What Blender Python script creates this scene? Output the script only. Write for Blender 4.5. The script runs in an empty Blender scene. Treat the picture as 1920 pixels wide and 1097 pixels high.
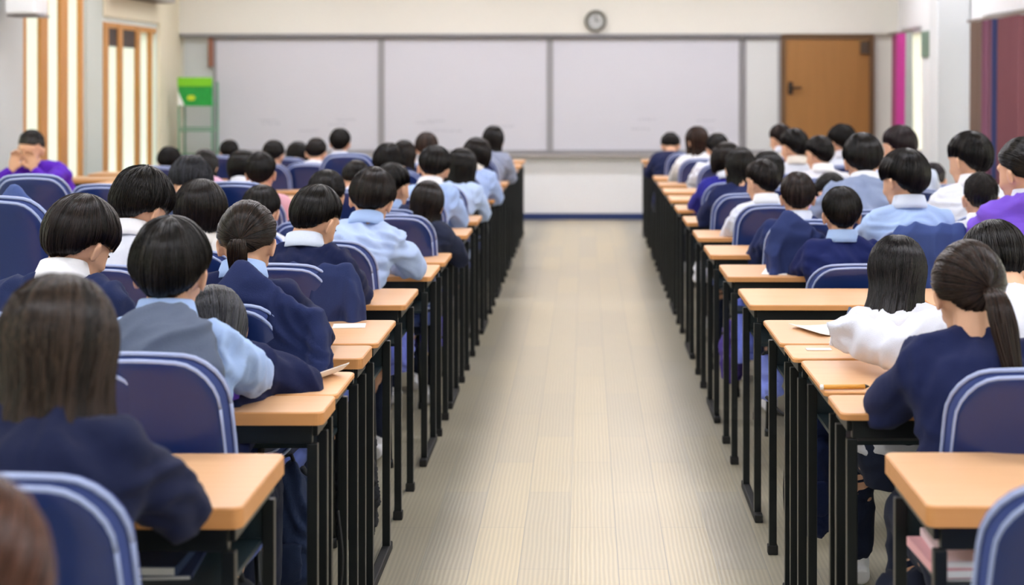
import bpy, math, random
import numpy as np
from mathutils import Vector, Matrix, noise
R = math.radians
C = bpy.context.scene.collection
F, VX, VY, H = 3000.0, 1097.0, 155.0, 1.49     # focal length in px, vanishing point, eye height

# ------------------------------------------------------------------ materials
def lin(c):
    if isinstance(c, str):
        c = tuple(int(c[i:i+2], 16) for i in (0, 2, 4))
    o = []
    for v in c:
        v = v / 255.0
        o.append(v / 12.92 if v <= .04045 else ((v + .055) / 1.055) ** 2.4)
    return tuple(o) + (1.0,)
MC = {}
def mat(key, col, rough=.6, metal=0., spec=.5, bump=None, emit=0., sheen=0., coat=0.):
    if key in MC: return MC[key]
    m = bpy.data.materials.new(key); m.use_nodes = True
    nt = m.node_tree; b = nt.nodes['Principled BSDF']
    c = lin(col)
    b.inputs['Base Color'].default_value = c
    b.inputs['Roughness'].default_value = rough
    b.inputs['Metallic'].default_value = metal
    b.inputs['Specular IOR Level'].default_value = spec
    b.inputs['Sheen Weight'].default_value = sheen
    b.inputs['Coat Weight'].default_value = coat
    if emit:
        b.inputs['Emission Color'].default_value = c; b.inputs['Emission Strength'].default_value = emit
    if bump:
        sc, st, var = bump
        tc = nt.nodes.new('ShaderNodeTexCoord'); n = nt.nodes.new('ShaderNodeTexNoise')
        n.inputs['Scale'].default_value = sc; n.inputs['Detail'].default_value = 4
        nt.links.new(tc.outputs['Object'], n.inputs['Vector'])
        bp = nt.nodes.new('ShaderNodeBump'); bp.inputs['Strength'].default_value = st; bp.inputs['Distance'].default_value = .01
        nt.links.new(n.outputs['Fac'], bp.inputs['Height']); nt.links.new(bp.outputs['Normal'], b.inputs['Normal'])
        if var:
            mx = nt.nodes.new('ShaderNodeMix'); mx.data_type = 'RGBA'
            mx.inputs[6].default_value = tuple(v * (1 - var) for v in c[:3]) + (1,)
            mx.inputs[7].default_value = tuple(min(1, v * (1 + var)) for v in c[:3]) + (1,)
            nt.links.new(n.outputs['Fac'], mx.inputs[0]); nt.links.new(mx.outputs[2], b.inputs['Base Color'])
    MC[key] = m
    return m
def wood(key, c1, c2, rough=.42, axis='x', sc=(1.5, 30, 30)):
    if key in MC: return MC[key]
    m = bpy.data.materials.new(key); m.use_nodes = True
    nt = m.node_tree; b = nt.nodes['Principled BSDF']; b.inputs['Roughness'].default_value = rough
    tc = nt.nodes.new('ShaderNodeTexCoord'); mp = nt.nodes.new('ShaderNodeMapping')
    mp.inputs['Scale'].default_value = sc
    oi = nt.nodes.new('ShaderNodeObjectInfo')
    add = nt.nodes.new('ShaderNodeVectorMath'); add.operation = 'MULTIPLY_ADD'
    nt.links.new(oi.outputs['Random'], add.inputs[0]); add.inputs[1].default_value = (9, 9, 9)
    nt.links.new(tc.outputs['Object'], add.inputs[2])
    n = nt.nodes.new('ShaderNodeTexNoise'); n.inputs['Scale'].default_value = 2.2; n.inputs['Detail'].default_value = 6
    nt.links.new(add.outputs[0], mp.inputs[0]); nt.links.new(mp.outputs[0], n.inputs['Vector'])
    mx = nt.nodes.new('ShaderNodeMix'); mx.data_type = 'RGBA'
    mx.inputs[6].default_value = lin(c1); mx.inputs[7].default_value = lin(c2)
    nt.links.new(n.outputs['Fac'], mx.inputs[0])
    hs = nt.nodes.new('ShaderNodeHueSaturation')
    mr = nt.nodes.new('ShaderNodeMapRange'); mr.inputs[3].default_value = .9; mr.inputs[4].default_value = 1.08
    nt.links.new(oi.outputs['Random'], mr.inputs[0]); nt.links.new(mr.outputs[0], hs.inputs['Value'])
    nt.links.new(mx.outputs[2], hs.inputs['Color'])
    nt.links.new(hs.outputs[0], b.inputs['Base Color'])
    MC[key] = m
    return m
def cloth(col, rough=.9):
    return mat('cloth_' + col, col, rough, spec=.25, bump=(420, .25, .06), sheen=.04)
def hair_mat(col):
    k = 'hair_' + col
    if k in MC: return MC[k]
    m = bpy.data.materials.new(k); m.use_nodes = True
    nt = m.node_tree; b = nt.nodes['Principled BSDF']
    b.inputs['Roughness'].default_value = .27; b.inputs['Specular IOR Level'].default_value = .3
    at = nt.nodes.new('ShaderNodeAttribute'); at.attribute_name = 'tone'
    mx = nt.nodes.new('ShaderNodeMix'); mx.data_type = 'RGBA'
    c = lin(col); mx.inputs[6].default_value = tuple(v * .3 for v in c[:3]) + (1,); mx.inputs[7].default_value = tuple(v * 1.9 for v in c[:3]) + (1,)
    nt.links.new(at.outputs['Fac'], mx.inputs[0]); nt.links.new(mx.outputs[2], b.inputs['Base Color'])
    MC[k] = m
    return m
SKIN = mat('skin', 'E2B08F', .5, spec=.4, bump=(60, .05, .04))
EYE = mat('eye_dark', '1E1612', .2)
TOP = wood('desk_top_wood', 'DDA877', 'E9BE93', .4)
EDGE = wood('desk_edge_wood', 'D08F52', 'DFA266', .45)
BLACK = mat('black_metal', '161B1C', .38, .3)
BLACK2 = mat('dark_green_panel', '1B2B31', .45)
RUB = mat('black_rubber', '121212', .7)
SHELL = mat('navy_shell', '152C64', .34, spec=.5, bump=(90, .04, .05), coat=.2)
RIM = mat('pale_blue_rim', 'A9B8E0', .3)
CUSH = cloth('4A5A96')
WHITE = mat('white_shoe', 'EDEDF0', .6)
PAPER = mat('paper_white', 'F8F8F6', .8)

# ------------------------------------------------------------------ object helpers
def link(o, parent=None):
    C.objects.link(o)
    if parent: o.parent = parent
    return o
def tag(o, label=None, cat=None, group=None, kind=None):
    if label: o['label'] = label
    if cat: o['category'] = cat
    if group: o['group'] = group
    if kind: o['kind'] = kind
    return o
def empty(name, loc, rz=0., s=1.):
    o = bpy.data.objects.new(name, None); o.location = loc; o.rotation_euler.z = rz; o.scale = (s, s, s)
    o.empty_display_size = .1
    return link(o)
def copy_tree(o, parent=None):
    c = o.copy(); C.objects.link(c)
    if parent: c.parent = parent
    for ch in o.children: copy_tree(ch, c)
    return c
class MB:
    def __init__(s): s.v = []; s.f = []; s.mi = []
    def add(s, v, f, mi=0):
        b = len(s.v); s.v += [tuple(p) for p in v]; s.f += [tuple(i + b for i in q) for q in f]; s.mi += [mi] * len(f)
        return s
    def box(s, lo, hi, mi=0, M=None):
        x0, y0, z0 = lo; x1, y1, z1 = hi
        v = [Vector(p) for p in ((x0,y0,z0),(x1,y0,z0),(x1,y1,z0),(x0,y1,z0),(x0,y0,z1),(x1,y0,z1),(x1,y1,z1),(x0,y1,z1))]
        if M: v = [M @ p for p in v]
        return s.add(v, [(3,2,1,0),(4,5,6,7),(0,1,5,4),(1,2,6,5),(2,3,7,6),(3,0,4,7)], mi)
    def loft(s, pts, rad, side=(1,0,0), n=16, mi=0, cap=True):
        pts = [Vector(p) for p in pts]; side = Vector(side); V = []; Fc = []
        rad = [(r, r) if not isinstance(r, tuple) else r for r in rad]
        for i, p in enumerate(pts):
            t = (pts[min(i+1, len(pts)-1)] - pts[max(i-1, 0)]).normalized()
            a = (side - t * side.dot(t))
            if a.length < 1e-4: a = Vector((0,1,0)) - t * t.y
            a.normalize(); b = t.cross(a)
            for k in range(n):
                w = 2 * math.pi * k / n
                V.append(p + a * (math.cos(w) * rad[i][0]) + b * (math.sin(w) * rad[i][1]))
        for i in range(len(pts) - 1):
            for k in range(n):
                k2 = (k + 1) % n
                Fc.append((i*n+k, i*n+k2, (i+1)*n+k2, (i+1)*n+k))
        if cap:
            Fc.append(tuple(range(n))[::-1]); Fc.append(tuple((len(pts)-1)*n + k for k in range(n)))
        return s.add(V, Fc, mi)
    def ell(s, c, r, M=None, n=16, m=10, mi=0):
        c = Vector(c); V = []; Fc = []
        for i in range(m + 1):
            th = math.pi * i / m
            for k in range(n):
                w = 2 * math.pi * k / n
                p = Vector((r[0]*math.sin(th)*math.cos(w), r[1]*math.sin(th)*math.sin(w), r[2]*math.cos(th)))
                if M: p = M @ p
                V.append(c + p)
        for i in range(m):
            for k in range(n):
                k2 = (k+1) % n
                Fc.append((i*n+k, (i+1)*n+k, (i+1)*n+k2, i*n+k2))
        return s.add(V, Fc, mi)
    def cap(s, p, q, r1, r2, n=14):
        p = Vector(p); q = Vector(q)
        s.loft([p, (p+q)/2, q], [r1, (r1+r2)/2, r2], n=n)
        s.ell(p, (r1,)*3, n=n, m=8); s.ell(q, (r2,)*3, n=n, m=8)
        return s
    def tube(s, pts, r, n=8, mi=0):
        return s.loft(pts, [r]*len(pts), side=(.31,.17,.93), n=n, mi=mi)
    def mesh(s, name, smooth=True):
        me = bpy.data.meshes.new(name); me.from_pydata(s.v, [], s.f)
        me.polygons.foreach_set('material_index', s.mi)
        me.polygons.foreach_set('use_smooth', [smooth] * len(s.f)); me.update()
        return me
    def build(s, name, mats, parent=None, smooth=False, bevel=0.):
        me = s.mesh(name, smooth)
        for m in (mats if isinstance(mats, (list, tuple)) else [mats]): me.materials.append(m)
        o = link(bpy.data.objects.new(name, me), parent)
        if bevel:
            b = o.modifiers.new('bevel', 'BEVEL'); b.width = bevel; b.segments = 2; b.limit_method = 'ANGLE'
        return o
def evaluated(me, mods):
    o = bpy.data.objects.new('tmp', me); C.objects.link(o)
    for kind, kw in mods:
        m = o.modifiers.new(kind, kind)
        for k, v in kw.items(): setattr(m, k, v)
    dg = bpy.context.evaluated_depsgraph_get(); dg.update()
    r = bpy.data.meshes.new_from_object(o.evaluated_get(dg))
    bpy.data.objects.remove(o); bpy.data.meshes.remove(me)
    return r
def skinned(mb, voxel, smooth=6, fold=0., seed=0, name='body'):
    me = evaluated(mb.mesh(name), [('REMESH', dict(mode='VOXEL', voxel_size=voxel, use_smooth_shade=True)),
                                   ('SMOOTH', dict(factor=.5, iterations=smooth))])
    me.name = name
    if fold:
        n = len(me.vertices); co = np.empty(n*3); me.vertices.foreach_get('co', co); no = np.empty(n*3); me.vertices.foreach_get('normal', no)
        co = co.reshape(-1, 3); no = no.reshape(-1, 3)
        for i in range(n):
            p = Vector(co[i])
            w = noise.noise_vector(p * 3.5 + Vector((seed, 0, 0)))
            q = Vector((p.x * 7 + w.x * 1.9 + seed, p.y * 7 + w.y * 1.9, p.z * 12 + w.z * 3 + abs(p.x) * 9))
            d = (1 - abs(noise.noise(q)) * 2.6) * .75 + noise.noise(q * 2.3) * .45
            co[i] += no[i] * (d - .35) * fold
        me.vertices.foreach_set('co', co.ravel())
    me.polygons.foreach_set('use_smooth', [True] * len(me.polygons)); me.update()
    return me
def put(me, name, material, parent, M=None):
    if not me.materials: me.materials.append(None)
    o = link(bpy.data.objects.new(name, me), parent)
    o.material_slots[0].link = 'OBJECT'; o.material_slots[0].material = material
    if M is not None: o.matrix_local = M
    return o

# ------------------------------------------------------------------ people: poses
def frame(t, yaw=0, pitch=0, roll=0):          # pitch > 0 looks down
    return Matrix.Translation(t) @ Matrix.Rotation(R(yaw), 4, 'Z') @ Matrix.Rotation(R(-pitch), 4, 'X') @ Matrix.Rotation(R(roll), 4, 'Y')
def pose(lean, pitch, yaw=0, roll=0, bend=0, el=(-.195, .22, .81), wl=(-.08, .40, .80), er=(.195, .22, .81), wr=(.09, .39, .80), fingers='rest', twist=0):
    P = {}
    a0, a1, a2 = R(lean * .35), R(lean * .8), R(lean)
    p0 = Vector((0, 0, .53)); p1 = p0 + Vector((0, math.sin(a0), math.cos(a0))) * .17
    p2 = p1 + Vector((math.sin(R(bend)) * .6, math.sin(a1), math.cos(a1))).normalized() * .17
    p3 = p2 + Vector((math.sin(R(bend)), math.sin(a2), math.cos(a2))).normalized() * .13
    P['spine'] = [p0, p1, p2, p3]
    up = (p3 - p2).normalized(); P['up'] = up; P['lean'] = lean
    rt = Vector((math.cos(R(twist)), math.sin(R(twist)), 0)); P['rt'] = rt
    P['nb'] = p3 + up * .02 + Vector((0, .0, 0))
    P['shl'] = p3 - rt * .128 - up * .055; P['shr'] = p3 + rt * .128 - up * .055
    nd = (up * .7 + Vector((0, math.sin(R(pitch * .6)), math.cos(R(pitch * .6)))) * .6).normalized()
    P['nd'] = nd
    n1 = P['nb'] + nd * .04
    Hm = frame((0, 0, 0), yaw, pitch, roll)
    hp = n1 + (Hm @ Vector((0, .022, .068)))
    P['head'] = frame(hp, yaw, pitch, roll); P['neck'] = [P['nb'] - up * .03, n1, hp + (Hm @ Vector((0, -.02, -.05)))]
    P['arms'] = [(P['shl'], Vector(el), Vector(wl), -1), (P['shr'], Vector(er), Vector(wr), 1)]
    P['fingers'] = fingers
    return P
def hand(mb, w, d, side, curl=.5, up=Vector((0, 0, 1))):
    d = d.normalized(); s = d.cross(up).normalized(); n = s.cross(d)
    c = w + d * .05
    mb.loft([w - d*.01, w + d*.02, w + d*.05, w + d*.085], [(.022,.017),(.03,.015),(.037,.014),(.034,.012)], side=s, n=12)
    for k in range(4):
        ln = (.062, .070, .066, .052)[k]
        o = w + d * (.08 - abs(k - 1.2) * .004) + s * ((k - 1.5) * .0175 * -side * -1)
        a = R(25 + 45 * curl); b = R(60 + 60 * curl)
        d1 = d * math.cos(a * .5) - n * math.sin(a * .5); d2 = d * math.cos(a) - n * math.sin(a); d3 = d * math.cos(b) - n * math.sin(b)
        p1 = o + d1 * ln * .45; p2 = p1 + d2 * ln * .32; p3 = p2 + d3 * ln * .25
        mb.cap(o, p1, .0088, .0083, 8); mb.cap(p1, p2, .0083, .0078, 8); mb.cap(p2, p3, .0078, .0068, 8)
    tside = -side
    o = w + d * .025 + s * (.026 * tside); t1 = (d * .7 + s * (.75 * tside) - n * .25).normalized(); t2 = (d * .95 + s * (.15 * tside) - n * .3).normalized()
    mb.cap(o, o + t1 * .035, .0125, .0105, 8); mb.cap(o + t1 * .035, o + t1 * .035 + t2 * .028, .0105, .0085, 8)
def torso(mb, P, g, hem=.09):
    p0, p1, p2, p3 = P['spine']; up = P['up']; rt = P['rt']
    mb.loft([p0 - Vector((0,0,hem)), p0 + Vector((0,0,.01)), p1, p1.lerp(p2, .5), p2, p2.lerp(p3, .55), p3 - up * .0],
            [(.14+g,.095+g), (.158+g,.108+g), (.13+g,.092+g), (.138+g,.097+g), (.15+g,.1+g), (.138+g,.085+g), (.06+g,.05+g)], side=rt, n=24)
    for sh, e, w, sd in P['arms']:
        mb.cap(p3 - up * .01, sh + up * .012, .043 + g, .044 + g)
        mb.cap(p2 + up * .01, sh - up * .035, .075 + g * .6, .05 + g * .8)
def arms(mb, P, g, cuff=1.0, fore=1.0):
    for sh, e, w, sd in P['arms']:
        mid = sh.lerp(e, .5) + Vector((sd * .008, 0, 0))
        mb.loft([sh, mid, e], [.046 + g, .041 + g, .037 + g], n=14); mb.ell(sh, (.048 + g,)*3); mb.ell(e, (.038 + g,)*3)
        q = e.lerp(w, fore)
        mb.loft([e, e.lerp(q, .5), q], [.037 + g, .034 + g, (.026 + g) * cuff], n=14)
def make_body(P, name='body'):
    mb = MB(); torso(mb, P, -.012); arms(mb, P, -.011)
    nk = P['neck']; mb.loft(nk, [(.052,.052), (.047,.05), (.047,.052)], n=16)
    Hm = P['head']; rot = Hm.to_3x3()
    E = lambda c, r, M=None: mb.ell(Hm @ Vector(c), r, (rot @ M) if M else rot)
    E((0,-.012,.02), (.0735,.092,.094)); E((0,.03,-.05), (.054,.056,.062)); E((0,.068,-.085), (.024,.02,.02))
    E((0,.02,-.01), (.066,.07,.07)); E((0,.066,.035), (.05,.02,.018)); E((0,.093,-.022), (.012,.017,.013)); E((0,.085,0), (.009,.012,.025))
    E((0,.082,-.053), (.024,.01,.006)); E((0,.08,-.064), (.02,.01,.006)); E((-.035,.058,-.03), (.022,.022,.02)); E((.035,.058,-.03), (.022,.022,.02))
    for sd in (-1, 1):
        M = Matrix.Rotation(R(sd * 22), 3, 'Z')
        E((sd * .078, -.008, -.012), (.0075, .018, .031), M); E((sd * .083, -.014, -.003), (.006, .016, .02), M)
    for sh, e, w, sd in P['arms']:
        d = (w - e)
        if P['fingers'] == 'face': hand(mb, w, Vector((-sd * .25, -.1, 1)), sd, .3, Vector((0, -1, .0)))
        else: hand(mb, w, Vector((-sd * .35 + d.x * .8, d.y + .12, -.03)), sd, .55)
    for sd in (-1, 1):
        h = Vector((sd * .085, .02, .51)); k = Vector((sd * .1, .40, .50)); a = Vector((sd * .1, .36, .09))
        mb.cap(h, k, .078, .056); mb.cap(k, k.lerp(a, .35) + Vector((0,-.015,0)), .054, .052); mb.cap(k.lerp(a, .35) + Vector((0,-.015,0)), a, .052, .036)
    return skinned(mb, .0062, 3, name=name)
def make_garment(P, kind, seed):
    g = {'shirt': .014, 'blazer': .02, 'hoodie': .024, 'tight': .011}[kind]
    mb = MB(); torso(mb, P, g, .0); arms(mb, P, g, 1.0, .97 if kind != 'shirt' else .9)
    if kind == 'hoodie':
        nb = P['nb']; mb.ell(nb - P['up'] * .01 + Vector((0, -.05, 0)), (.1, .06, .05)); mb.ell(nb + Vector((0, -.01, -.02)), (.095, .075, .03))
    if kind == 'blazer':
        nb = P['nb']; mb.ell(nb - P['up'] * .012, (.078, .072, .022))
    return skinned(mb, .0095, 4, {'shirt': .016, 'blazer': .014, 'hoodie': .018, 'tight': .007}[kind], seed, name='top')
def make_trousers(P):
    mb = MB(); g = .012
    p0 = P['spine'][0]
    mb.loft([p0 - Vector((0,0,.1)), p0, p0 + Vector((0,0,.07))], [(.15,.11), (.172,.122), (.15,.11)], n=20)
    for sd in (-1, 1):
        h = Vector((sd * .085, .02, .51)); k = Vector((sd * .1, .40, .50)); a = Vector((sd * .1, .36, .13))
        mb.cap(h, k, .086, .068); mb.cap(k, a, .066, .058)
    return skinned(mb, .012, 4, .009, 3, 'trousers')
def shoe_mesh(sd):
    mb = MB(); x = sd * .1
    mb.loft([(x, .30, .035), (x, .34, .045), (x, .42, .038), (x, .50, .03), (x, .535, .025)], [(.03,.03), (.036,.042), (.042,.034), (.045,.026), (.03,.018)], n=14)
    mb.loft([(x, .36, .06), (x, .36, .11)], [(.038,.045), (.036,.042)], n=14)
    me = skinned(mb, .008, 2, name='shoe'); return me
def collar_mesh(P):
    up = P['nd']; c = P['nb'] + up * .004; s = P['rt']; b = up.cross(s).normalized()
    mb = MB(); n = 36; prof = [(.060, .000), (.0575, .036), (.0595, .041), (.064, .038), (.074, .004), (.078, -.016), (.073, -.018), (.064, -.006)]
    V = []
    for k in range(n):
        w = R(-62) + (2 * math.pi - R(56)) * k / (n - 1) if False else 2 * math.pi * k / n
        fr = max(0, math.sin(w) * 1.0) if (b.y > 0) else max(0, -math.sin(w))
        for r, z in prof:
            V.append(c + s * (math.cos(w) * r) + b * (math.sin(w) * r * .98) + up * (z - fr * .012 * (1 if z > .02 else 0)))
    m = len(prof); Fc = [(k*m+j, ((k+1)%n)*m+j, ((k+1)%n)*m+(j+1)%m, k*m+(j+1)%m) for k in range(n) for j in range(m)]
    mb.add(V, Fc); return mb.mesh('collar')

# ------------------------------------------------------------------ people: hair
def interp(tab, az):
    for (a, x), (b, y) in zip(tab, tab[1:]):
        if az <= b:
            t = (az - a) / (b - a); t = t * t * (3 - 2 * t); return x + (y - x) * t
    return tab[-1][1]
def make_hair(crown=(0, -.42, .9), line=None, th=.016, back=.008, drop=None, hang=(0, 0, -1), strands=1500, seed=1, messy=.0, flare=0., gather=None, rad=.0011, slen=(.35, .8), taper=.35, tail=None, wave=0., sides=0.):
    rnd = random.Random(seed); rs = np.random.RandomState(seed)
    line = line or [(0, 5), (40, 8), (75, 4), (95, -7), (130, -42), (155, -60), (180, -66)]
    k = Vector(crown).normalized(); u = k.cross(Vector((1, 0, 0))).normalized(); v = k.cross(u)
    c = Vector((0, -.012, .02)); r0 = Vector((.0745, .093, .095)); hg = Vector(hang).normalized()
    NP, NT = 144, 18
    paths = []; ends = []
    for i in range(NP):
        ph = 2 * math.pi * i / NP
        lump = 1 + messy * 1.0 * noise.noise(Vector((math.cos(ph) * 3, math.sin(ph) * 3, seed)))
        pts = []; th_ = .0
        while True:
            d = k * math.cos(th_) + (u * math.cos(ph) + v * math.sin(ph)) * math.sin(th_)
            az = math.degrees(math.atan2(abs(d.x), d.y)); elv = math.degrees(math.asin(max(-1, min(1, d.z))))
            rem = elv - interp(line, az)
            if pts and (rem < 0 or th_ > 2.75):
                if th_ <= 2.75 and pr_ > 0: pts.append(pts[-1].lerp(c + Vector((d.x * (r0.x + tt), d.y * (r0.y + tt), d.z * (r0.z + tt))), pr_ / (pr_ - rem)))
                break
            pr_ = rem
            tt = (th + back * max(0, -d.y) * max(0, .8 + d.z) + sides * abs(d.x)) * lump
            if not drop: tt *= min(1, .2 + max(0, rem) / 34) if taper < .5 else min(1, .4 + max(0, rem) / 30)
            pts.append(c + Vector((d.x * (r0.x + tt), d.y * (r0.y + tt), d.z * (r0.z + tt))))
            th_ += .07
        L = interp(drop, az) if drop else 0
        if L > .005 and len(pts) > 2:
            L *= 1 + (.07 if L < .1 else .2) * noise.noise(Vector((i * .35, seed, 0))) - (0 if L < .1 else .12 * rs.rand())
            t = (pts[-1] - pts[-2]).normalized(); step = .014; m = int(L / step)
            for j in range(m):
                f = min(1, j / 4); out = Vector((d.x, d.y, 0)) * flare
                w = Vector((math.sin(j * .5 + i * .2), math.cos(j * .4 + i * .13), 0)) * wave
                t2 = (t * (1 - f) + (hg + out + w) * f).normalized()
                if gather: 
                    gp = Vector(gather); t2 = (t2 + (gp - pts[-1]) * 3.2).normalized()
                pts.append(pts[-1] + t2 * step)
        a = np.array([tuple(p) for p in pts]); 
        if len(a) < 2: a = np.vstack([a, a + .001])
        s = np.concatenate([[0], np.cumsum(np.linalg.norm(np.diff(a, axis=0), axis=1))]); q = np.linspace(0, s[-1], NT)
        paths.append(np.stack([np.interp(q, s, a[:, j]) for j in range(3)], 1)); ends.append(s[-1])
    Pm = np.array(paths); ends = np.array(ends)
    cen = Pm.mean(axis=(0, 1)); nrm = Pm - np.array([0, -.012, .0]); nrm[:, :, 2] *= .7
    low = np.clip((.0 - Pm[:, :, 2]) / .1, 0, 1); nrm[:, :, 2] *= (1 - low)
    nrm /= np.linalg.norm(nrm, axis=2, keepdims=True) + 1e-9
    g1 = rs.rand(NP); gro = (g1 + np.roll(g1, 1) + .8 * np.repeat(rs.rand(NP // 4), 4)) / 2.8
    base = Pm + nrm * ((gro[:, None, None] - .6) * .016 * np.linspace(.15, 1, NT)[None, :, None])
    V = base.reshape(-1, 3).tolist(); Fc = []
    for i in range(NP):
        i2 = (i + 1) % NP
        for j in range(NT - 1): Fc.append((i*NT+j, i*NT+j+1, i2*NT+j+1, i2*NT+j))
    # inner layer so hanging hair has thickness
    nb = len(V); inner = base - nrm * .011; V += inner.reshape(-1, 3).tolist()
    for i in range(NP):
        i2 = (i + 1) % NP
        for j in range(NT - 1): Fc.append((nb+i*NT+j, nb+i2*NT+j, nb+i2*NT+j+1, nb+i*NT+j+1))
        Fc.append((i*NT+NT-1, nb+i*NT+NT-1, nb+i2*NT+NT-1, i2*NT+NT-1))
    tone = np.concatenate([np.repeat(.0 + .35 * gro, NT)] * 2).tolist()
    M = 9; prob = ends / ends.sum(); ids = rs.choice(NP, strands, p=prob)
    def strand(cl, w, tn):
        b = len(V); T = np.gradient(cl, axis=0); T /= np.linalg.norm(T, axis=1, keepdims=True) + 1e-9
        a = np.cross(T, np.array([.3, .2, 1.])); a /= np.linalg.norm(a, axis=1, keepdims=True) + 1e-9; bb = np.cross(T, a)
        n = len(cl); ww = w * np.array([.4] + [1.] * (n - 3) + [.7, .15]) if n > 3 else np.full(n, w)
        for q in range(3):
            an = 2 * math.pi * q / 3
            V.extend((cl + (a * math.cos(an) + bb * math.sin(an)) * ww[:, None]).tolist())
        for q in range(3):
            q2 = (q + 1) % 3
            for j in range(n - 1): Fc.append((b+q*n+j, b+q2*n+j, b+q2*n+j+1, b+q*n+j+1))
        tone.extend([tn] * (3 * n))
    for i in ids:
        f = rs.rand(); p = Pm[i] * (1 - f) + Pm[(i + 1) % NP] * f; nn = nrm[i]
        t0 = rs.rand() * .55 if rs.rand() < .7 else rs.rand() * .15; t1 = min(1.02 + rs.rand() * .05, t0 + slen[0] + rs.rand() * (slen[1] - slen[0]))
        q = np.linspace(t0, min(t1, 1), M) * (NT - 1); ia = np.clip(q.astype(int), 0, NT - 2); fr = (q - ia)[:, None]
        drift = int(rs.randint(-2, 3)) if messy < .15 else int(rs.randint(-8, 9)); p2 = Pm[(i + drift) % NP]
        e = np.linspace(0, 1, M)[:, None]; cl = (p[ia] * (1 - fr) + p[ia + 1] * fr) * (1 - e) + (p2[ia] * (1 - fr) + p2[ia + 1] * fr) * e
        lift = (.0006 + rs.rand() * .0018 + messy * .016 * rs.rand())
        cl = cl + nn[ia] * ((gro[i] - .6) * .016 * q[:, None] / NT) + nn[ia] * (np.sin(np.linspace(.15, 2.6, M))[:, None] * lift + .0006)
        if t1 > 1: cl[-1] += (cl[-1] - cl[-2]) * (t1 - 1) * 6 * rs.rand()
        strand(cl, rad * (.7 + .6 * rs.rand()), float(np.clip(.02 + .8 * rs.rand() ** 2.2 + 1.3 * (gro[i] - .45), 0, 1)))
    if tail:
        T0 = np.array(k) * (np.array([.0745, .093, .095]) + .02) + np.array([0, -.012, .02]); L, hgv, wd = tail
        hgv = np.array(Vector(hgv).normalized()); out = np.array([0, -1, .1])
        for s_ in range(750):
            a, rr = rs.rand() * 6.28, math.sqrt(rs.rand()); l = L * (.8 + .22 * rs.rand()); e = np.linspace(0, 1, 12)[:, None]
            prof = np.interp(e[:, 0], [0, .12, .5, 1], [.3, .75, 1.0, .55])[:, None]
            cl = T0 + out * .045 * np.sin(np.minimum(e * 4, 1.57)) + hgv * l * e ** 1.1 + np.array([math.cos(a), math.sin(a) * .6, 0]) * rr * wd * prof
            strand(cl, rad * 1.8, float(.2 + .6 * rs.rand()))
    me = bpy.data.meshes.new('hair'); me.from_pydata(V, [], Fc)
    at = me.attributes.new('tone', 'FLOAT', 'POINT'); at.data.foreach_set('value', tone)
    me.polygons.foreach_set('use_smooth', [True] * len(me.polygons)); me.update()
    return me
_back = lambda a: (0, -math.tan(R(a)), -1)
def local_dir(P, d): return P['head'].to_3x3().inverted() @ Vector(d).normalized()
GIRL = [(0, 12), (45, 5), (70, -8), (100, -24), (180, -42)]
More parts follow.
